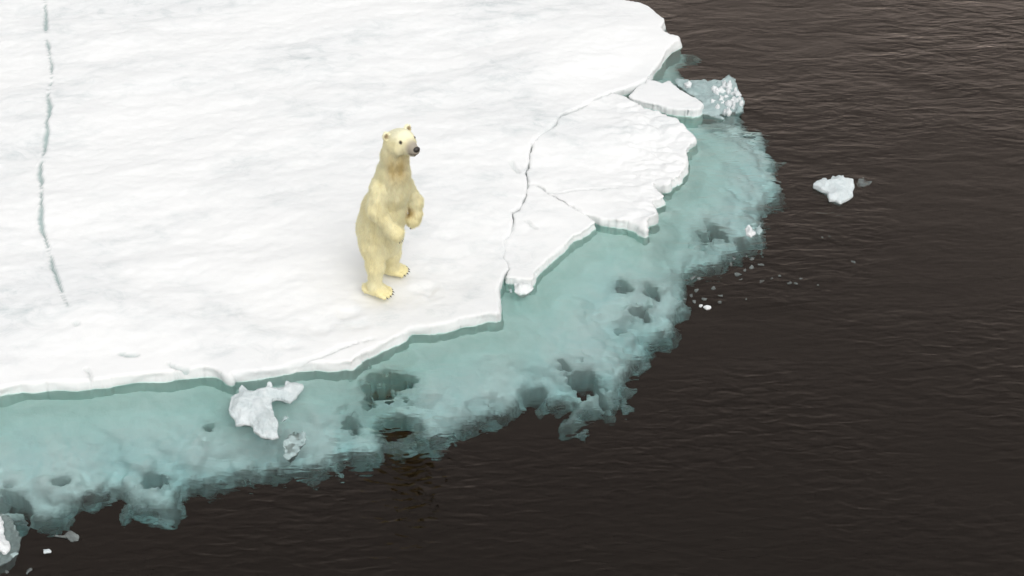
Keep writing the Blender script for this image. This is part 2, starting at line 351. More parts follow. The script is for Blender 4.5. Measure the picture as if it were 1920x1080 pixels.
def slab(name, poly, xs, ys, zbase, mat, gap=0.0, jag=0.012, grooves=(), rise=0.07, edge_r=0.016, z_bottom=-0.55, bumps=None, seed=0, lean=0.02, parent=None, prints=(), shore=None):
    X, Y = np.meshgrid(xs, ys, indexing='ij'); P = np.stack([X.ravel(), Y.ravel()], -1)
    s, _ = seg_dist(P, densify(poly, 0.05)); s = s - gap
    s = s + jag * fbm(P[:, 0], P[:, 1], 0, 5.0, seed + 2, 4, .65)
    S = s.reshape(X.shape)
    gx, gy = np.gradient(S, xs, ys); gl = np.sqrt(gx ** 2 + gy ** 2) + 1e-6
    ins = S > 0
    # a cell is kept if at least two corners lie inside, its outside corners are pulled to the outline
    c = ins[:-1, :-1].astype(int) + ins[1:, :-1] + ins[1:, 1:] + ins[:-1, 1:]
    cell = c >= 2
    hx = np.minimum(np.gradient(xs)[:, None], np.gradient(ys)[None, :])
    mv = np.where(~ins, np.clip(-S, 0, 1.5 * hx) / gl, 0)
    PX = X + np.where(~ins, gx / gl * mv, 0); PY = Y + np.where(~ins, gy / gl * mv, 0)
    Sc = np.where(ins, S, 0)
    fall = np.clip(1 - Sc / edge_r, 0, 1)
    hz = snow_height(PX, PY)
    dsh = Sc if shore is None else np.min([seg_dist(np.stack([PX.ravel(), PY.ravel()], -1), q, closed=False)[0] for q in shore], 0).reshape(X.shape)
    inner = sstep(dsh / 0.5)
    Z = zbase + rise * sstep(dsh / 1.3) + hz * (0.35 + 0.65 * inner) - edge_r * 0.7 * fall ** 2
    if bumps is not None: Z = Z + bumps(PX, PY, Sc)
    for px, py, w, dep in prints:                                             # old footprints
        c = at([(px, py)], zbase + 0.06)[0]; dd = np.hypot((PX - c[0]) * .8, PY - c[1]) / w + 0.25 * noise(PX, PY, 0, 9, 77)
        Z = Z - dep * sstep(1.4 - dd) + dep * .10 * np.exp(-((dd - 1.6) / .35) ** 2)
    ice = np.zeros_like(Z)
    for px, w, dep, tint, gaps in grooves:
        g = densify_open(at(px, zbase + 0.05), 0.04, 0.02, 50)
        lo, hi = g.min(0) - 0.4, g.max(0) + 0.4
        m = (PX > lo[0]) & (PX < hi[0]) & (PY > lo[1]) & (PY < hi[1])
        d, t = seg_dist(np.stack([PX[m], PY[m]], -1), g, closed=False)
        ww = w * (0.75 + 0.5 * fbm(PX[m], PY[m], 0, 3.5, 31, 2)) * (1 if not gaps else np.clip(0.80 + 1.5 * noise(PY[m] * 0, t * 60, 0, 0.30, 8), 0.08, 1.3))
        if gaps: ww = ww * np.clip((1.03 - t) * 6, 0, 1)
        else: ww = ww * np.clip(np.minimum(t, 1.02 - t) * 8 + 0.15, 0, 1)
        k = sstep(1.25 - d / np.maximum(ww, 1e-3))
        Z[m] -= dep * k; ice[m] = np.maximum(ice[m], tint * k)
    ci, cj = np.nonzero(cell); ny = len(ys)
    q = np.stack([ci * ny + cj, (ci + 1) * ny + cj, (ci + 1) * ny + cj + 1, ci * ny + cj + 1], -1)
    used, inv = np.unique(q.ravel(), return_inverse=True); q = inv.reshape(-1, 4)
    V = np.stack([PX.ravel()[used], PY.ravel()[used], Z.ravel()[used]], -1); I = ice.ravel()[used]
    NG = np.stack([-(gx / gl).ravel()[used], -(gy / gl).ravel()[used]], -1)
    # walls under the rim
    e = np.concatenate([q[:, [0, 1]], q[:, [1, 2]], q[:, [2, 3]], q[:, [3, 0]]])
    key = np.sort(e, 1); _, first, cnt = np.unique(key, axis=0, return_index=True, return_counts=True)
    be = e[first[cnt == 1]]
    bv, binv = np.unique(be.ravel(), return_inverse=True); be = binv.reshape(-1, 2)
    rows = [bv]; Vs = [V]; Is = [I]; Ws = [np.zeros(len(V))]; n0 = len(V)
    levels = [0.75, 0.45, 0.15, -0.01, -0.2, -0.6, -1.0]
    for k in levels:
        zz = np.where(k >= 0, V[bv, 2] * k, z_bottom * -k)
        off = lean * (1 - k) * 1.0 + 0.035 * noise(V[bv, 0], V[bv, 1], zz * 2.5, 4.0, seed + 60)
        p = np.column_stack([V[bv, 0] + NG[bv, 0] * off, V[bv, 1] + NG[bv, 1] * off, zz])
        Vs.append(p); Is.append(np.full(len(bv), 0.20 + 0.12 * (k < 0.3))); Ws.append(np.full(len(bv), 1.0 * (k < 0))); rows.append(np.arange(n0, n0 + len(bv))); n0 += len(bv)  # wall ice tint deepened, painting in shade on faces the sun lights
    Q = [q]
    for r0, r1 in zip(rows[:-1], rows[1:]):
        Q.append(np.stack([r0[be[:, 1]], r0[be[:, 0]], r1[be[:, 0]], r1[be[:, 1]]], -1))
    return mesh_obj(name, np.concatenate(Vs), np.concatenate(Q), mat, parent, attrs={'ice': np.concatenate(Is), 'sunk': np.concatenate(Ws)})

def densify_open(pts, step, jag, seed):
    out = []
    for a, b in zip(pts[:-1], pts[1:]):
        n = max(1, int(np.linalg.norm(b - a) / step))
        for i in range(n): out.append(a + (b - a) * i / n)
    out.append(pts[-1]); out = np.array(out)
    return out + jag * np.stack([fbm(out[:, 0], out[:, 1], 0, 6, seed, 3), fbm(out[:, 0], out[:, 1], 7, 6, seed, 3)], -1)

def axis(lo, hi, step, far_lo=None, far_hi=None):
    c = list(np.arange(lo, hi, step)); d = step
    if far_lo is not None:
        x, d = lo, step
        while x > far_lo: d = min(d * 1.25, 0.8); x -= d; c.insert(0, x)
    if far_hi is not None:
        x, d = c[-1], step
        while x < far_hi: d = min(d * 1.25, 0.8); x += d; c.append(x)
    return np.array(c)

floe = slab('ice_floe', main_poly, axis(-7.6, 2.6, 0.023, -37, None), axis(11.6, 21.4, 0.023, None, 41), LIP, M_SNOW, gap=0.004, grooves=GROOVES, seed=1, shore=SHORE, prints=[(797, 532, .10, .03), (655, 580, .09, .022), (672, 600, .08, .018), (812, 545, .07, .018), (838, 440, .08, .018), (600, 610, .09, .018), (545, 640, .08, .015)])
tag(floe, 'broad white snow-covered ice floe that carries the standing polar bear', 'ice floe')
def ridges(x, y, s):
    u = x * 0.8 - y * 0.6
    return 0.07 * np.abs(fbm(x * .8, y, 0, 3.6, 71, 3)) * sstep((x - 0.9) / 0.8)
pa = slab('floe_fragment', a_poly, axis(-0.2, 2.6, 0.020), axis(13.6, 19.6, 0.020), LIP - 0.02, M_SNOW, gap=0.008, grooves=GROOVES_A, seed=5, bumps=ridges, jag=0.025, rise=0.06, shore=SHORE)
tag(pa, 'larger snow-covered fragment with ragged right edge, cracked off the big floe', 'ice floe', 'fragments cracked off the floe')
pb = slab('floe_fragment', b_poly, axis(-0.4, 1.2, 0.020), axis(13.0, 16.2, 0.020), LIP - 0.02, M_SNOW, gap=0.008, grooves=GROOVES_B, seed=9, jag=0.016, rise=0.06, shore=SHORE)
tag(pb, 'smaller wedge-shaped snow fragment between the two cracks, nearest the bear', 'ice floe', 'fragments cracked off the floe')

# ------------------------------------------------------------------ the ledge of ice under the water (part of the floe)
LEDGE_PX = [(-120, 1000), (0, 992), (36, 983), (56, 974), (72, 972), (97, 980), (117, 979), (128, 963), (153, 949), (178, 949), (183, 936), (206, 927), (219, 919), (236, 933), (250, 944), (269, 958), (294, 965), (319, 963),
            (333, 952), (337, 919), (350, 905), (389, 905), (444, 902), (484, 896), (498, 886), (533, 889), (553, 882), (578, 881), (622, 872), (642, 864), (651, 855), (684, 862), (718, 849), (729, 838), (711, 831),
            (698, 822), (700, 809), (720, 801), (778, 798), (793, 806), (793, 833), (812, 838), (826, 819), (851, 812), (886, 798), (939, 780), (978, 763), (988, 748), (1000, 757), (1020, 764), (1050, 752), (1086, 750),
            (1088, 768), (1067, 783), (1060, 801), (1074, 806), (1087, 794), (1097, 776), (1131, 767), (1150, 748), (1159, 730), (1180, 700), (1208, 676), (1217, 653), (1196, 642), (1175, 630), (1173, 618), (1185, 623), (1208, 642),
            (1236, 639), (1256, 621), (1260, 600), (1278, 578), (1281, 537), (1298, 516), (1340, 508), (1358, 500), (1364, 480), (1393, 475), (1423, 457), (1429, 433), (1423, 415), (1429, 398), (1441, 383), (1457, 368), (1450, 338),
            (1437, 327), (1447, 309), (1438, 293), (1426, 269), (1422, 262), (1401, 264), (1385, 259), (1385, 243), (1381, 232), (1363, 222), (1330, 190), (1285, 160), (1270, 142), (1285, 132), (1308, 122), (1300, 113), (1262, 118), (1245, 104)]
DEEP = 0.70
ledge_poly = np.concatenate([at_deep(LEDGE_PX, DEEP), at_deep([(1200, 120), (1120, 190), (960, 260), (900, 480), (620, 560), (300, 600), (-120, 610)], 0.3)])
# dark pits through the ledge: pixel, radius (m)
PITS = [(742, 736, .17), (715, 742, .12), (668, 792, .10), (690, 765, .08), (1112, 722, .17), (1085, 708, .12), (1006, 732, .08), (1062, 690, .09), (1332, 438, .13),
        (1318, 460, .10), (1379, 487, .11), (1195, 588, .13), (1168, 548, .09), (1225, 556, .10), (18, 945, .15), (290, 903, .09), (112, 905, .07), (390, 815, .045), (1165, 610, .06), (1404, 455, .08)]

def ledge():
    res = 0.03
    lo = ledge_poly.min(0) - 0.25; hi = ledge_poly.max(0) + 0.25
    lo[0] = max(lo[0], -7.2)
    xs = np.arange(lo[0], hi[0], res); ys = np.arange(lo[1], hi[1], res); zs = np.arange(-1.75, -0.06, res)
    X, Y = np.meshgrid(xs, ys, indexing='ij'); P = np.stack([X.ravel(), Y.ravel()], -1)
    s, _ = seg_dist(P, densify(ledge_poly, 0.08))
    s = s.reshape(X.shape)
    dm = np.max([seg_dist(P, pl)[0] for pl in (main_poly, a_poly, b_poly)], 0).reshape(X.shape)      # + inside the floe
    out = sstep((-dm - 0.05) / 0.8)                                                                  # 0 under the floe, 1 well outside
    # puffy lobes along the rim
    bil = np.abs(fbm(X, Y, 0, 2.6, 81, 4, .55))
    s = s + (0.20 * (bil - 0.22) + 0.018 * fbm(X, Y, 0, 11, 83, 2, .6)) * (0.35 + 0.65 * out)
    s = s + 0.05 * out
    rim = 1 - sstep(s / 0.75)
    R_ = 0.24; q_ = np.clip(1 - s / R_, 0, 1); nose = R_ * (1 - np.sqrt(np.maximum(1 - q_ ** 2, 0)))
    lump = np.abs(fbm(X, Y, 0, 1.5, 91, 4, .55))
    top = -0.30 - 0.16 * out - 0.12 * rim ** 2 - nose + 0.13 * (lump - 0.2) * (0.25 + 0.75 * out) + 0.05 * fbm(X, Y, 0, 0.7, 93, 2) + 0.12 * (1 - sstep((-dm) / 0.26))
    pit = np.zeros_like(X); pit_soft = np.zeros_like(X)
    for px, py, r in PITS:
        c = at_deep([(px, py)], 0.5)[0]
        d = np.hypot(X - c[0], Y - c[1]) + 1.25 * r * fbm(X * .7 + Y * .3, Y, 0, 8, int(px) % 50, 3, .65)
        pit = np.maximum(pit, sstep(1.35 - d / (r * .72))); pit_soft = np.maximum(pit_soft, sstep(1.2 - d / (r * 1.3)))
    thick = 0.46 + 0.35 * sstep(s / 0.9) - 2 * nose
    bot = top - thick
    keep = s > -0.25
    F = np.full((len(xs), len(ys), len(zs)), -0.2, np.float32)
    ii, jj = np.nonzero(keep)
    z = zs[None, :]
    f = np.minimum(np.minimum((top[ii, jj][:, None] - z) * 0.9, (z - bot[ii, jj][:, None]) * 0.9), s[ii, jj][:, None] * 0.9 + np.zeros_like(z))
    f = f - pit[ii, jj][:, None] * 0.75
    near = np.abs(f) < 0.22
    a, b = np.nonzero(near)
    x3, y3, z3 = X[ii[a], jj[a]], Y[ii[a], jj[a]], zs[b]
    amp = (0.3 + 0.7 * out[ii[a], jj[a]]) * (0.5 + 0.5 * rim[ii[a], jj[a]])
    n3 = np.abs(fbm(x3, y3, z3, 3.6, 101, 3, .55)) - 0.18
    f[a, b] += 0.10 * n3 * amp
    F[ii, jj] = f
    F[[0, -1]] = -0.2; F[:, [0, -1]] = -0.2; F[:, :, [0, -1]] = -0.2
    V, Q = surface_nets(F, (xs[0], ys[0], zs[0]), res)
    lab = np.arange(len(V))                                                     # drop crumbs not joined to the ledge
    for _ in range(200):
        m_ = lab[Q].min(1); new = lab.copy()
        for q in range(4): np.minimum.at(new, Q[:, q], m_)
        new = new[new]
        if (new == lab).all(): break
        lab = new
    big = np.bincount(lab).argmax(); okv = lab == big
    Q = Q[okv[Q].all(1)]; idx_ = np.cumsum(okv) - 1; V = V[okv]; Q = idx_[Q]
    from_edge = out[np.clip(((V[:, 0] - xs[0]) / res).astype(int), 0, len(xs) - 1), np.clip(((V[:, 1] - ys[0]) / res).astype(int), 0, len(ys) - 1)]
    def blur(g, k=3):
        for ax in (0, 1):
            g = np.mean([np.roll(g, q, ax) for q in range(-k, k + 1)], 0)
        return g
    s, pit_soft = blur(blur(s)), blur(pit_soft)
    gi = np.clip(((V[:, 0] - xs[0]) / res).round().astype(int), 0, len(xs) - 1); gj = np.clip(((V[:, 1] - ys[0]) / res).round().astype(int), 0, len(ys) - 1)
    thin = 0.80 * sstep(1.0 - s[gi, gj] / 0.12) + 0.22 * fbm(V[:, 0], V[:, 1], V[:, 2], 3.0, 131, 3) * sstep(1.2 - s[gi, gj] / 0.5)
    thin = np.maximum(thin, 0.62 * pit_soft[gi, gj])
    thin = np.maximum(thin, 0.90 * sstep((-V[:, 2] - 0.76) / 0.34))
    thin = np.clip(thin, 0, 0.94) * sstep((-dm[gi, gj]) / 0.15)
    o = mesh_obj('underwater_ledge', V, Q, M_LEDGE, floe, attrs={'porous': from_edge, 'thin': thin})
    o['label'] = 'turquoise submerged ledge of ice spreading out below the floe edge'
ledge()

# ------------------------------------------------------------------ floating chunks
def chunk_mesh(poly, res, ztop, zbot, seed, rough=0.05, dome=0.12, wscale=5.0):
    lo = poly.min(0) - 0.08; hi = poly.max(0) + 0.08
    xs = np.arange(lo[0], hi[0] + res, res); ys = np.arange(lo[1], hi[1] + res, res); zs = np.arange(zbot - 3 * res, ztop + 0.06 + 3 * res, res)
    X, Y = np.meshgrid(xs, ys, indexing='ij'); P = np.stack([X.ravel(), Y.ravel()], -1)
    s = seg_dist(P, densify(poly, 0.03))[0].reshape(X.shape)
    top = ztop * (0.35 + 0.65 * sstep(s / dome)) + rough * fbm(X, Y, 0, wscale, seed, 4, .6) * 0.8
    bot = zbot * sstep(s / (dome * 1.2) + 0.15)
    z = zs[None, None, :]
    f = np.minimum(np.minimum(top[..., None] - z, z - bot[..., None]), s[..., None] + 0 * z)
    X3 = X[..., None] + 0 * z; Y3 = Y[..., None] + 0 * z; Z3 = z + 0 * X[..., None]
    f = f + rough * (np.abs(fbm(X3, Y3, Z3, wscale * 1.6, seed + 7, 3, .6)) - 0.18)
    f[[0, -1]] = -.1; f[:, [0, -1]] = -.1; f[:, :, [0, -1]] = -.1
    return surface_nets(f, (xs[0], ys[0], zs[0]), res)

def chunk(name, px, ztop, zbot, mat, label, cat='ice chunk', res=0.014, seed=0, group=None, parent=None, **kw):
    V, Q = chunk_mesh(at(px, max(ztop * 0.4, 0.0)), res, ztop, zbot, seed, **kw)
    o = mesh_obj(name, V, Q, mat, parent)
    if parent is None: tag(o, label, cat, group)
    return o

def around(cx, cy, sx, sy, n=9, seed=0):
    r = np.random.default_rng(seed); a = np.sort(r.uniform(0, 2 * math.pi, n))
    k = r.uniform(0.65, 1.1, n)
    return [(cx + sx * k[i] * math.cos(a[i]), cy + sy * k[i] * math.sin(a[i])) for i in range(n)]

# big white chunk in front of the floe (crop origin 400,700, six times enlarged)
c6 = lambda pts: [(400 + x / 6.0, 700 + y / 6.0) for x, y in pts]
chunk('ice_chunk', c6([(320, 130), (350, 165), (430, 195), (500, 165), (590, 150), (630, 105), (665, 150), (740, 170), (790, 140), (810, 80), (900, 95), (1010, 100), (1015, 150), (950, 220), (870, 310), (800, 290), (700, 265), (650, 300),
      (660, 400), (690, 490), (720, 560), (725, 690), (660, 715), (530, 695), (465, 640), (440, 570), (350, 545), (250, 560), (230, 490), (175, 430), (170, 380), (200, 270), (260, 250)]), 0.09, -0.16, M_CHUNK,
      'jagged white ice chunk floating in front of the floe edge, the largest one', res=0.013, seed=201, rough=0.024, dome=0.10, wscale=3.6)
chunk('ice_chunk', c6([(860, 670), (910, 665), (1030, 690), (1045, 740), (1010, 800), (960, 860), (900, 930), (840, 970), (790, 940), (795, 800), (830, 720)]), 0.008, -0.25, M_WET,
      'pale rounded ice lump, half sunk just below the largest white chunk', res=0.013, seed=211, rough=0.04, dome=0.08)
chunk('ice_chunk', c6([(790, 480), (830, 465), (838, 500), (800, 535), (760, 550), (770, 520)]), 0.012, -0.05, M_WET, 'tiny pale ice sliver beside the right side of the largest white chunk', res=0.010, seed=215, rough=0.015, dome=0.03)
c9 = lambda pts: [(1480 + x / 9.6, 300 + y / 9.6) for x, y in pts]
chunk('ice_chunk', c9([(430, 450), (470, 370), (570, 345), (600, 290), (650, 340), (660, 380), (750, 370), (770, 260), (850, 295), (960, 285), (1010, 330), (1110, 340), (1150, 400), (1180, 450), (1140, 530), (1140, 600), (1100, 660), (1050, 690), (930, 740), (830, 700), (730, 690),
      (690, 560), (590, 530), (500, 470)]), 0.10, -0.18, M_CHUNK, 'lone white ice chunk floating far out on the dark open water', res=0.013, seed=221, rough=0.024, dome=0.10, wscale=3.6)
chunk('ice_chunk', c9([(1200, 400), (1240, 340), (1330, 305), (1380, 360), (1490, 380), (1440, 450), (1330, 470), (1220, 470)]), 0.010, -0.10, M_GREY, 'grey slush tail at the right end of the lone white chunk', res=0.012, seed=225, rough=0.02, dome=0.05)
chunk('ice_chunk', [(-30, 960), (0, 961), (12, 965), (22, 968), (30, 990), (40, 1010), (33, 1040), (12, 1055), (-8, 1062), (-30, 1060)], -0.03, -0.30, M_WET, 'pale submerged ice block cut by the left border, below the ledge', res=0.014, seed=231, rough=0.03, dome=0.08)
chunk('ice_chunk', [(-20, 966), (2, 966), (6, 988), (8, 1008), (18, 1016), (19, 1028), (10, 1038), (0, 1032), (-20, 1028)], 0.07, -0.05, M_LUMP, 'bright white ice lump on the pale block at the left border', res=0.012, seed=235, rough=0.03, dome=0.08)
c36 = lambda pts: [(x / 3.6, 780 + y / 3.6) for x, y in pts]
chunk('ice_crumb', c36([(450, 800), (480, 778), (525, 800), (525, 840), (480, 850), (455, 825), (370, 812), (375, 800), (420, 808)]), 0.02, -0.06, M_GREY, 'small grey ice crumb with a thin tail, lower left dark water', 'ice crumb', 0.010, 241, rough=0.02, dome=0.04)
chunk('ice_crumb', c36([(285, 895), (340, 892), (345, 915), (300, 920)]), 0.015, -0.05, M_CHUNK, 'small flat white ice crumb below the crumb with the tail', 'ice crumb', 0.010, 243, rough=0.015, dome=0.03)
chunk('ice_crumb', c36([(175, 1035), (215, 1020), (222, 1035), (190, 1050), (180, 1065), (170, 1060)]), 0.015, -0.05, M_GREY, 'little pointed ice crumb near the bottom border, lower left', 'ice crumb', 0.010, 245, rough=0.015, dome=0.03)
chunk('ice_crumb', c36([(25, 1040), (55, 1035), (65, 1055), (40, 1062)]), 0.012, -0.05, M_GREY, 'dim ice crumb at the bottom left corner of the sea', 'ice crumb', 0.010, 247, rough=0.015, dome=0.03)

# crumbled ice hanging at the front of the smaller fragment
k36 = lambda pts: [(900 + x / 3.6, 280 + y / 3.6) for x, y in pts]
chunk('ice_crumb', k36([(235, 915), (300, 905), (350, 910), (355, 945), (330, 960), (270, 975), (240, 960)]), 0.05, -0.12, M_LUMP, 'crumbled white ice lodged under the front of the smaller fragment', 'ice crumb', 0.011, 251, rough=0.035, dome=0.05)
chunk('ice_crumb', k36([(190, 945), (215, 935), (220, 965), (205, 972)]), 0.012, -0.05, M_WET, 'tiny wet ice piece in the corner between floe and smaller fragment', 'ice crumb', 0.010, 253, rough=0.015, dome=0.03)
# loose bits where the crack between the two fragments opens
for i, (x, y, w, h) in enumerate([(775, 475, 22, 14), (820, 478, 16, 12), (870, 470, 14, 12)]):
    chunk('ice_crumb', k36(around(x, y, w, h, 8, 300 + i)), 0.03, -0.06, M_CHUNK, ('left', 'middle', 'right')[i] + ' one of three white crumbs where the crack between the fragments opens', 'ice crumb', 0.010, 255 + i, rough=0.02, dome=0.03, group='crumbs at the mouth of the crack')

# broken slab with slush and rubble beyond the larger fragment
k49 = lambda pts: [(1100 + x / 4.908, 100 + y / 4.908) for x, y in pts]
slab_px = k49([(390, 380), (450, 320), (480, 285), (545, 255), (545, 212), (650, 235), (700, 258), (760, 235), (830, 290), (900, 340), (1000, 390), (1070, 450), (1040, 500), (990, 520), (900, 512), (780, 497), (700, 472), (600, 452), (480, 427), (410, 402)])
root = bpy.data.objects.new('broken_ice_slab', None); COL.objects.link(root)
tag(root, 'tilted white slab with slush and rubble heap, beyond the larger fragment', 'ice slab')
sp = at(slab_px, 0.10)
slab('snow_slab', sp, axis(sp[:, 0].min() - .1, sp[:, 0].max() + .12, 0.02), axis(sp[:, 1].min() - .1, sp[:, 1].max() + .12, 0.02), 0.09, M_SNOW, jag=0.02, rise=0.09, z_bottom=-0.3, seed=13, parent=root)
chunk('slush_base', k49([(800, 260), (850, 232), (1000, 250), (1240, 245), (1300, 190), (1360, 220), (1390, 310), (1440, 430), (1448, 540), (1300, 545), (1220, 560), (1285, 590), (1260, 605), (1150, 575), (1040, 550), (980, 525), (1070, 450), (930, 360)]),
      0.022, -0.20, M_WET, '', res=0.016, seed=261, parent=root, rough=0.03, dome=0.06)
r_ = np.random.default_rng(12)
lumps = [(1270, 275, 36), (1310, 290, 30), (1345, 340, 34), (1300, 340, 30), (1250, 330, 40), (1200, 350, 40), (1170, 320, 26), (1390, 370, 28), (1410, 400, 22), (1340, 400, 30), (1290, 400, 34), (1235, 415, 28), (1380, 430, 24), (1300, 450, 34),
         (1250, 450, 26), (1160, 455, 30), (1205, 485, 26), (1425, 445, 18), (1350, 470, 24), (940, 285, 34), (1400, 515, 34), (1260, 520, 22), (1310, 520, 26)]
for i, (x, y, r) in enumerate(lumps):
    px = k49(around(x, y, r * 1.05, r * 0.95, 7, 400 + i))
    chunk('ice_lump', px, 0.10 + 0.06 * r_.random(), -0.03, M_LUMP if i != 20 else M_WET, '', res=0.016, seed=270 + i, parent=root, rough=0.03, dome=0.05)

# brash ice off the right end of the ledge
BR = [(1301, 521, 9, 5), (1310, 523, 5, 4), (1338, 539, 6, 5), (1297, 553, 5, 4), (1349, 556, 7, 5), (1349, 567, 6, 4), (1315, 571, 5, 5), (1327, 574, 9, 6), (1302, 565, 3, 3), (1285, 560, 5, 3), (1322, 560, 6, 4), (1306, 543, 6, 5)]
BRL = ['wide grey brash bit at the upper left of the cluster by the notch', 'small grey brash bit right of the wide one at the upper left of the cluster', 'grey brash bit alone in the middle right of the notch cluster', 'grey brash bit at the left side of the notch cluster, half way down',
       'flat grey brash bit at the right side of the notch cluster, upper of two', 'flat grey brash bit at the right side of the notch cluster, lower of two', 'bright white brash bit at the bottom of the notch cluster, left of two', 'bright white brash bit at the bottom of the notch cluster, right of two',
       'speck of grey brash just above the bright white bits', 'thin grey brash sliver touching the ledge, left of the notch cluster', 'dim grey brash bit above the right bright white bit', 'dim grey brash bit in the middle left of the notch cluster']
for i, (x, y, w, h) in enumerate(BR):
    bright = i in (6, 7)
    chunk('brash_ice', around(x, y, w, h, 7, 500 + i), 0.035 if bright else 0.010, -0.05, M_LUMP if bright else M_GREY, BRL[i], 'brash ice', 0.011, 310 + i, 'brash ice below the ledge notch', rough=0.015, dome=0.03)
BR2 = [(1371, 494, 7, 6), (1410, 485, 8, 3), (1400, 481, 3, 3), (1383, 514, 8, 4), (1410, 500, 8, 5), (1427, 496, 6, 3), (1388, 523, 5, 2), (1430, 526, 8, 5), (1397, 506, 5, 4), (1376, 485, 4, 3)]
BR2L = ['roundish grey brash bit nearest the ledge tip, left of the strewn ones', 'long pale brash sliver, topmost of those strewn off the ledge tip', 'tiny brash speck at the left end of the long pale sliver', 'broad grey brash bit low in the middle of the strewn ones', 'broad grey brash bit under the long pale sliver',
        'small grey brash bit at the upper right of the strewn ones', 'thin brash sliver lowest of those strewn off the ledge tip', 'grey brash bit at the lower right end of the strewn ones', 'dim grey brash bit in the middle of the strewn ones', 'small dim brash bit above the roundish one by the ledge tip']
for i, (x, y, w, h) in enumerate(BR2):
    chunk('brash_ice', around(x, y, w, h, 7, 520 + i), 0.010, -0.05, M_GREY, BR2L[i], 'brash ice', 0.011, 330 + i, 'brash ice off the ledge tip', rough=0.015, dome=0.03)
BR3 = [(1480, 530, 5, 3), (1502, 522, 4, 2), (1492, 532, 4, 3), (1462, 517, 3, 2), (1448, 522, 4, 2)]
BR3L = ['largest of the faint grey brash bits trailing away from the ledge tip', 'rightmost of the faint grey brash bits trailing away from the ledge tip', 'faint grey brash bit just right of the largest trailing one', 'topmost of the faint brash bits trailing away from the ledge tip', 'leftmost of the faint brash bits trailing away from the ledge tip']
for i, (x, y, w, h) in enumerate(BR3):
    chunk('brash_ice', around(x, y, w, h, 7, 540 + i), 0.008, -0.05, M_GREY, BR3L[i], 'brash ice', 0.010, 345 + i, 'brash ice trailing away', rough=0.012, dome=0.03)
BR4 = [(1600, 489, 6, 5), (1555, 444, 4, 2), (1542, 445, 3, 3), (1557, 528, 3, 2), (1534, 534, 2, 1.5), (1399, 561, 3, 2)]
BR4L = ['pale stray ice speck farthest right on the open water', 'right one of two tiny ice specks below the lone white chunk', 'left one of two tiny ice specks below the lone white chunk', 'tiny stray ice speck below left of the farthest right speck', 'faintest stray ice speck, between the trailing brash and the farthest speck',
        'tiny stray ice speck right of the bright white brash bits']
for i, (x, y, w, h) in enumerate(BR4):
    chunk('brash_ice', around(x, y, w, h, 7, 560 + i), 0.008, -0.05, M_GREY, BR4L[i], 'brash ice', 0.010, 355 + i, 'stray ice specks', rough=0.012, dome=0.03)
chunk('ice_chunk', [(1398, 428), (1406, 424), (1412, 430), (1416, 437), (1408, 443), (1398, 438)], 0.05, -0.08, M_LUMP, 'bright white ice knob breaking the surface at the ledge tip', res=0.011, seed=361, rough=0.02, dome=0.05)
chunk('ice_chunk', [(1418, 425), (1425, 422), (1430, 432), (1424, 440), (1416, 436)], 0.02, -0.08, M_WET, 'wet ice knob just right of the bright knob at the ledge tip', res=0.011, seed=363, rough=0.02, dome=0.05)

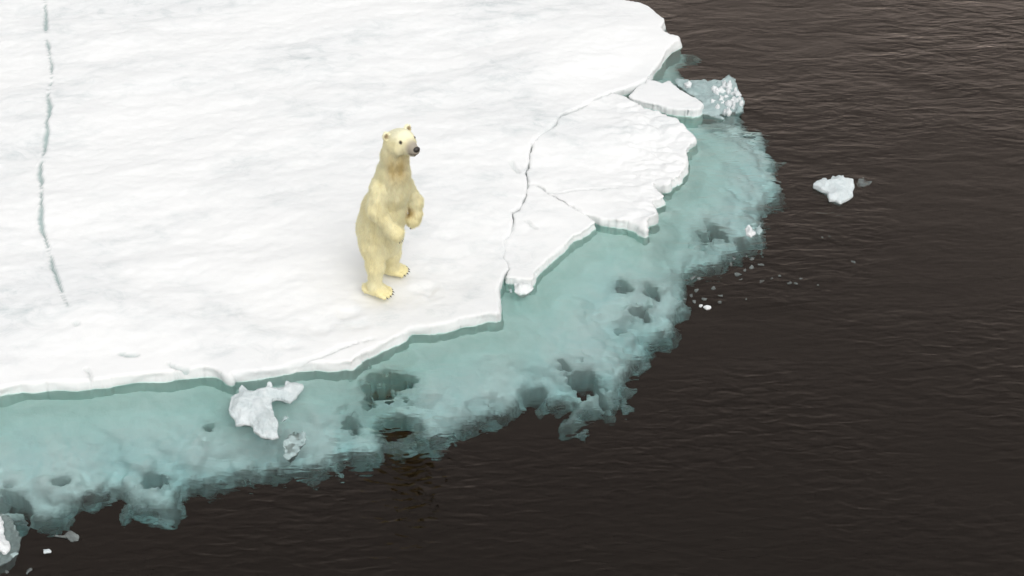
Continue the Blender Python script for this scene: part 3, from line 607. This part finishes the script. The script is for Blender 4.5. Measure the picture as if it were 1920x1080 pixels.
# ------------------------------------------------------------------ polar bear
def bear():
    base = at([(727, 535)], LIP + 0.07)[0]
    zg = LIP + 0.07 + float(snow_height(np.array([base[0]]), np.array([base[1]]))[0])
    base = at([(727, 535)], zg)[0]
    root = bpy.data.objects.new('polar_bear', None); COL.objects.link(root)
    root.location = (base[0], base[1], zg); root.rotation_euler = (0, 0, math.radians(-35))
    tag(root, 'cream polar bear standing upright on its hind legs, looking right', 'bear')
    res = 0.0095
    lo = np.array([-0.50, -0.50, -0.04]); hi = np.array([0.62, 0.50, 2.16])
    xs, ys, zs = (np.arange(lo[k], hi[k], res) for k in range(3))
    F = np.full((len(xs), len(ys), len(zs)), 1.0, np.float32)                # distance, negative inside
    def sub(bmin, bmax):
        s = []
        for ax, a, b in zip((xs, ys, zs), bmin, bmax):
            i0 = int(np.clip(np.searchsorted(ax, a), 0, len(ax))); i1 = int(np.clip(np.searchsorted(ax, b), 0, len(ax)))
            s.append(slice(i0, i1))
        return tuple(s), np.meshgrid(xs[s[0]], ys[s[1]], zs[s[2]], indexing='ij')
    def smin(sl, d, k):
        a = F[sl]; h = np.clip(0.5 + 0.5 * (d - a) / k, 0, 1)
        F[sl] = d * (1 - h) + a * h - k * h * (1 - h)
    def cone(a, b, ra, rb, k=0.05, sq=(1, 1, 1)):
        a, b = np.asarray(a, float), np.asarray(b, float); R = max(ra, rb) * 1.0 / min(sq) + k * 1.3 + 0.02
        sl, (X, Y, Z) = sub(np.minimum(a, b) - R, np.maximum(a, b) + R)
        ab = b - a; t = np.clip(((X - a[0]) * ab[0] + (Y - a[1]) * ab[1] + (Z - a[2]) * ab[2]) / max(ab @ ab, 1e-9), 0, 1)
        dx, dy, dz = (X - a[0] - t * ab[0]) * sq[0], (Y - a[1] - t * ab[1]) * sq[1], (Z - a[2] - t * ab[2]) * sq[2]
        smin(sl, np.sqrt(dx * dx + dy * dy + dz * dz) - (ra + (rb - ra) * t), k)
    def frame(o, f, u):
        f = np.asarray(f, float); f /= np.linalg.norm(f); u = np.asarray(u, float)
        l = np.cross(u, f); l /= np.linalg.norm(l); u = np.cross(f, l)
        return np.asarray(o, float), f, l, u
    def ell(fr, c, r, k=0.03, carve=False):
        o, f, l, u = fr; C = o + f * c[0] + l * c[1] + u * c[2]; R = max(r) + k * 1.3 + 0.02
        sl, (X, Y, Z) = sub(C - R, C + R)
        D = np.stack([X - C[0], Y - C[1], Z - C[2]], -1)
        q = np.sqrt((D @ f / r[0]) ** 2 + (D @ l / r[1]) ** 2 + (D @ u / r[2]) ** 2)
        d = (q - 1) * min(r) * 1.0 / 1.0
        if carve:
            a = F[sl]; h = np.clip(0.5 - 0.5 * (a + d) / k, 0, 1); F[sl] = a * (1 - h) - d * h + k * h * (1 - h)
        else: smin(sl, d, k)
    def fpt(fr, c): o, f, l, u = fr; return o + f * c[0] + l * c[1] + u * c[2]
    # torso
    cone((-.055, 0, .53), (-.06, 0, .70), .195, .23, .08)
    cone((-.06, 0, .70), (.0, 0, .92), .235, .225, .08)
    cone((.0, 0, .92), (.11, 0, 1.22), .225, .18, .08)
    cone((.11, 0, 1.22), (.15, 0, 1.40), .18, .160, .08)
    cone((.08, -.07, 1.24), (.14, .08, 1.22), .13, .12, .08)              # shoulder girdle
    cone((-.08, -.06, .57), (-.07, .06, .56), .175, .175, .08)              # rump
    # neck
    cone((.15, 0, 1.40), (.185, -.005, 1.60), .160, .135, .08)
    cone((.185, -.005, 1.60), (.215, -.02, 1.79), .135, .115, .06)
    # hind legs
    for hip, knee, ank in (((-.045, -.130, .53), (-.005, -.172, .34), (-.012, -.190, .12)), ((-.05, .120, .50), (-.055, .150, .29), (-.085, .175, .12))):
        sd = np.sign(hip[1])
        cone(hip, knee, .145, .102, .06); cone(knee, ank, .100, .080, .05)
        cone(ank, (ank[0] - .005, ank[1], .07), .080, .072, .04)
    # arms: right (near the camera) and left
    arms = [((.085, -.150, 1.27), (.10, -.235, 1.09), (.225, -.190, .905), (.295, -.165, .845)), ((.15, .150, 1.21), (.225, .225, .98), (.25, .205, .88), (.235, .180, .80))]
    for (S_, E_, W_, P_), k_ in zip(arms, (1.0, .88)):
        cone(S_, E_, .115 * k_, .105 * k_, .05); cone(E_, W_, .102 * k_, .080 * k_, .035); cone(W_, P_, .076 * k_, .066 * k_, .03)
    # head
    yaw = math.radians(-19); pit = math.radians(13)
    hf = (math.cos(yaw) * math.cos(pit), math.sin(yaw) * math.cos(pit), math.sin(pit))
    H = frame((.285, -.02, 1.825), hf, (0, 0, 1))
    ell(H, (0, 0, .01), (.150, .118, .112), .03)
    for sd in (-1, 1):
        ell(H, (.015, .062 * sd, -.040), (.095, .070, .080), .04)
        ell(H, (.095, .045 * sd, .045), (.05, .032, .028), .03)
    cone(fpt(H, (.05, 0, .01)), fpt(H, (.155, 0, -.018)), .090, .062, .04)
    cone(fpt(H, (.145, 0, -.025)), fpt(H, (.238, 0, -.036)), .058, .046, .02)
    cone(fpt(H, (.06, 0, -.070)), fpt(H, (.205, 0, -.078)), .055, .027, .02)
    for sd in (-1, 1):
        ell(H, (-.055, .122 * sd, .080), (.020, .040, .046), .012)
        ell(H, (-.030, .128 * sd, .084), (.020, .024, .028), .008, carve=True)
    # hind feet
    claws = []
    feet = []
    for sd, ox, oy, ty in ((-1, -.045, -.205, 20), (1, -.140, .170, 30)):
        a = math.radians(ty); f = np.array([math.cos(a), math.sin(a), 0]); l = np.array([-math.sin(a), math.cos(a), 0])
        o = np.array([ox, oy, 0.0])
        cone(o + f * -.045 + [0, 0, .062], o + f * .11 + [0, 0, .054], .064, .068, .03)
        cone(o + f * .10 - l * .03 + [0, 0, .055], o + f * .10 + l * .03 + [0, 0, .050], .056, .056, .03)
        for q in range(5):
            lat = (-.078, -.040, 0.0, .040, .076)[q]; ln = (.165, .190, .200, .192, .168)[q]
            cone(o + f * .10 + l * lat * .8 + [0, 0, .052], o + f * ln + l * lat + [0, 0, .036], .036, .028, .008)
            claws.append((o + f * (ln + .018) + l * lat + [0, 0, .040], f * .9 + l * lat * 1.5 + np.array([0, 0, -.45]), .027))
        feet.append((o, f, l))
    # fore paws: toes hang from the wrists
    for (S_, E_, W_, P_), sd in zip(arms, (-1, 1)):
        W_, P_ = np.array(W_), np.array(P_); d = P_ - W_; d /= np.linalg.norm(d)
        d = d + np.array([.05, 0, -.35]); d /= np.linalg.norm(d)
        side = np.cross(d, (0.6, 0.0, 0.8)); side = np.array([-.25, .95, .1]) if sd > 0 else np.array([-.3, .93, -.1]); side -= d * (side @ d); side /= np.linalg.norm(side)
        nrm = np.cross(side, d)
        cone(P_ - side * .03, P_ + side * .03, .066, .066, .03)
        for q in range(5):
            lat = (-.062, -.033, 0, .033, .060)[q]; ln = (.040, .053, .058, .053, .040)[q]
            tip = P_ + d * ln + side * lat
            cone(P_ + side * lat * .85 + d * .015, tip, .034, .026, .008)
            claws.append((tip + d * .018, d * .9 - nrm * .0 + np.array([-.25, 0, -.3]), .026))
    # fur relief in the mass itself
    m = np.abs(F) < 0.05
    i, j, k = np.nonzero(m)
    x, y, z = xs[i], ys[j], zs[k]
    hd = np.clip((z - 1.72) / .15, 0, 1)
    F[m] += (0.009 * fbm(x, y, z * 0.45, 9, 401, 3) + 0.006 * fbm(x, y, z * 0.35, 28, 411, 2)) * (1 - 0.75 * hd) * np.clip((z - 0.02) / .15, .3, 1)
    F[:, :, zs < 0.0] = np.maximum(F[:, :, zs < 0.0], 0.02)                  # soles flat on the snow
    inset = 0.019 * (1 - np.clip((zs - 1.58) / .18, 0, 1)) * np.clip((zs - .03) / .15, .35, 1)
    G = np.broadcast_to(inset, F.shape).astype(np.float32).copy()
    for (S_, E_, W_, P_) in arms:
        sl, (X, Y, Z) = sub(np.array(P_) - .16, np.array(P_) + .16)
        G[sl] *= np.clip((np.sqrt((X - P_[0]) ** 2 + (Y - P_[1]) ** 2 + (Z - P_[2]) ** 2) - .04) / .10, .35, 1)
    F += G
    V, Q = surface_nets(-F, (xs[0], ys[0], zs[0]), res)
    eyes = []
    for sd in (-1, 1):                                                       # seat each eye on the skin
        for st in np.arange(0, .12, .002):
            e_ = fpt(H, (.100 + st * .40, sd * (.022 + st * .85), .012 + st * .45))
            if F[tuple(((e_ - lo) / res).round().astype(int))] > -0.003: break
        eyes.append(e_)

    CREAM, PALE, OCHRE, YEL = np.array([.95, .875, .55]), np.array([.96, .92, .68]), np.array([.62, .46, .17]), np.array([.83, .73, .36])
    GREY, BROWN = np.array([.30, .26, .235]), np.array([.22, .14, .06])
    def colour(P):
        x, y, z = P.T; n = fbm(x, y, z * .5, 5, 421, 3); n2 = fbm(x, y, z * .4, 14, 425, 2)
        c = CREAM + 0 * P
        def blend(c, t, w): w = np.clip(w, 0, 1)[:, None]; return c * (1 - w) + t * w
        c = blend(c, PALE, .25 + .3 * n)
        c = blend(c, YEL, .28 * sstep(.5 + 1.2 * noise(x, y, z, 2.6, 427)) + .25 * n2)
        c = blend(c, YEL, .55 * sstep((.16 - z) / .12))                                     # yellowed feet
        for (S_, E_, W_, P_) in arms:                                                       # and paws
            d = np.linalg.norm(P - np.array(P_), axis=1); c = blend(c, YEL, .35 * sstep((.15 - d) / .1))
        o, f, l, u = H; R = P - o; a, b, h = R @ f, R @ l, R @ u
        front = (x - .06) + .0
        th = np.exp(-((z - 1.56) / .14) ** 2) * sstep((x - .15) / .08) * np.exp(-((y + .085) / .10) ** 2)
        c = blend(c, OCHRE, .72 * th * (1 + .4 * n2))                                       # stained throat
        el = np.linalg.norm(P - np.array(arms[1][2]) - [-.05, -.06, .03], axis=1); c = blend(c, OCHRE, .8 * sstep((.10 - el) / .07))
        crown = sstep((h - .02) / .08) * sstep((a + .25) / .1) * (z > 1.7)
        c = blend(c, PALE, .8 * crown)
        mz = sstep((a - .135) / .08) * (z > 1.6)
        c = blend(c, GREY, .85 * mz)
        c = blend(c, BROWN * .5, .9 * mz * np.exp(-((h + .072) / .010) ** 2))               # lip line
        for sd in (-1, 1):
            d = np.sqrt((a + .032) ** 2 + (b - .128 * sd) ** 2 + (h - .082) ** 2)
            c = blend(c, BROWN, .9 * sstep((.036 - d) / .02))
        for e_ in eyes: c = blend(c, BROWN * .4, sstep((.024 - np.linalg.norm(P - e_, axis=1)) / .012))
        return np.column_stack([np.clip(c, 0.01, .95), np.ones(len(P))])
    m_, nt, out = material('bear_fur'); L = nt.links
    at_ = N(nt, 'ShaderNodeAttribute', attribute_name='coat')
    b = N(nt, 'ShaderNodeBsdfPrincipled', Roughness=0.85); b.inputs['Specular IOR Level'].default_value = 0.15
    b.inputs['Sheen Weight'].default_value = 0.15
    tc = N(nt, 'ShaderNodeTexCoord'); mp = N(nt, 'ShaderNodeMapping'); mp.inputs['Scale'].default_value = (1, 1, .25); L.new(tc.outputs['Object'], mp.inputs[0])
    nz = N(nt, 'ShaderNodeTexNoise', Scale=70.0, Detail=3.0); L.new(mp.outputs[0], nz.inputs['Vector'])
    bp = N(nt, 'ShaderNodeBump', Strength=0.35, Distance=0.01); L.new(nz.outputs['Fac'], bp.inputs['Height'])
    L.new(at_.outputs['Color'], b.inputs['Base Color']); L.new(bp.outputs[0], b.inputs['Normal']); L.new(b.outputs[0], out.inputs['Surface'])
    body = mesh_obj('body', V, Q, m_, root, attrs={'coat': colour(V)})

    # fur: short tapered tufts lying down the coat
    A_, B_, C_, D_ = (V[Q[:, q]] for q in range(4))
    nrm = np.cross(C_ - A_, D_ - B_); ar = np.linalg.norm(nrm, axis=1); nrm /= ar[:, None] + 1e-12
    n_ = 70000
    pick = rng.choice(len(Q), n_, p=ar / ar.sum()); uv = rng.random((n_, 2))
    p = A_[pick] + (B_[pick] - A_[pick]) * uv[:, :1] + (D_[pick] - A_[pick]) * uv[:, 1:]
    nn = nrm[pick]
    o, f, l, u = H; R = p - o; a = R @ f
    hd = (p[:, 2] > 1.72)
    flow = np.tile([0., 0., -1.], (n_, 1)); flow[hd] = -f * .8 + np.array([0, 0, -.4])
    flow += rng.normal(0, .28, (n_, 3)); flow -= nn * (flow * nn).sum(1)[:, None]; flow /= np.linalg.norm(flow, axis=1)[:, None] + 1e-9
    ln = rng.uniform(.018, .050, n_); ln[hd] *= .45; ln[a > .08] *= .5; ln[p[:, 2] < .10] *= .4
    ln *= np.where((a > .17) & hd, 0.25, 1)
    for e_ in eyes: ln *= np.clip((np.linalg.norm(p - e_, axis=1) - .018) / .02, .02, 1)
    ln *= np.clip((np.linalg.norm(p - fpt(H, (.26, 0, -.025)), axis=1) - .035) / .02, .02, 1)
    wd = np.cross(flow, nn) * (rng.uniform(.0020, .0045, n_))[:, None]
    tip = p + (flow * .88 + nn * rng.uniform(.15, .5, n_)[:, None]) * ln[:, None]
    tip[:, 2] = np.maximum(tip[:, 2], .004)
    p0 = p - nn * .004
    FV = np.stack([p0 - wd, p0 + wd, tip], 1).reshape(-1, 3); FF = np.arange(3 * n_).reshape(-1, 3)
    cc = colour(p); cc[:, :3] *= rng.uniform(.88, 1.08, (n_, 1)); cc = np.clip(cc, 0, .95)
    fur = mesh_obj('fur', FV, FF, m_, root, attrs={'coat': np.repeat(cc, 3, 0)})
    fur.data.normals_split_custom_set_from_vertices(np.repeat(nn, 3, 0).tolist())

    md, nt, out = material('dark_skin'); b = N(nt, 'ShaderNodeBsdfPrincipled', Roughness=0.35); b.inputs['Base Color'].default_value = (.030, .025, .020, 1); nt.links.new(b.outputs[0], out.inputs['Surface'])
    import bmesh
    def ellipsoid(name, c, ax, r):
        bm = bmesh.new(); bmesh.ops.create_icosphere(bm, subdivisions=2, radius=1)
        me = bpy.data.meshes.new(name)
        f, l, u = ax
        for v in bm.verts:
            q = v.co.copy(); pp = c + f * q.x * r[0] + l * q.y * r[1] + u * q.z * r[2]; v.co = pp
        bm.to_mesh(me); bm.free(); me.materials.append(md)
        for pl in me.polygons: pl.use_smooth = True
        o_ = bpy.data.objects.new(name, me); COL.objects.link(o_); o_.parent = root; return o_
    ellipsoid('nose', fpt(H, (.270, 0, -.024)), H[1:], (.024, .037, .030))
    for e_ in eyes: ellipsoid('eye', e_, H[1:], (.013, .011, .0115))
    for c, d, ln_ in claws:
        d = np.asarray(d, float); d /= np.linalg.norm(d); s1 = np.cross(d, (0.1, 0.3, 1)); s1 /= np.linalg.norm(s1); s2 = np.cross(d, s1)
        ring = [c + (s1 * math.cos(t) + s2 * math.sin(t)) * .0065 for t in np.linspace(0, 2 * math.pi, 7)[:-1]]
        mid = [c + d * ln_ * .55 - np.array([0, 0, .001]) + (s1 * math.cos(t) + s2 * math.sin(t)) * .0048 for t in np.linspace(0, 2 * math.pi, 7)[:-1]]
        tp = c + d * ln_ - np.array([0, 0, .006])
        Vc = np.array(ring + mid + [tp]); Vc[:, 2] = np.maximum(Vc[:, 2], .002)
        Fc = []
        for q in range(6):
            w = (q + 1) % 6; Fc += [(q, w, 6 + w), (q, 6 + w, 6 + q), (6 + q, 6 + w, 12)]
        mesh_obj('claw', Vc, Fc, md, root)
bear()
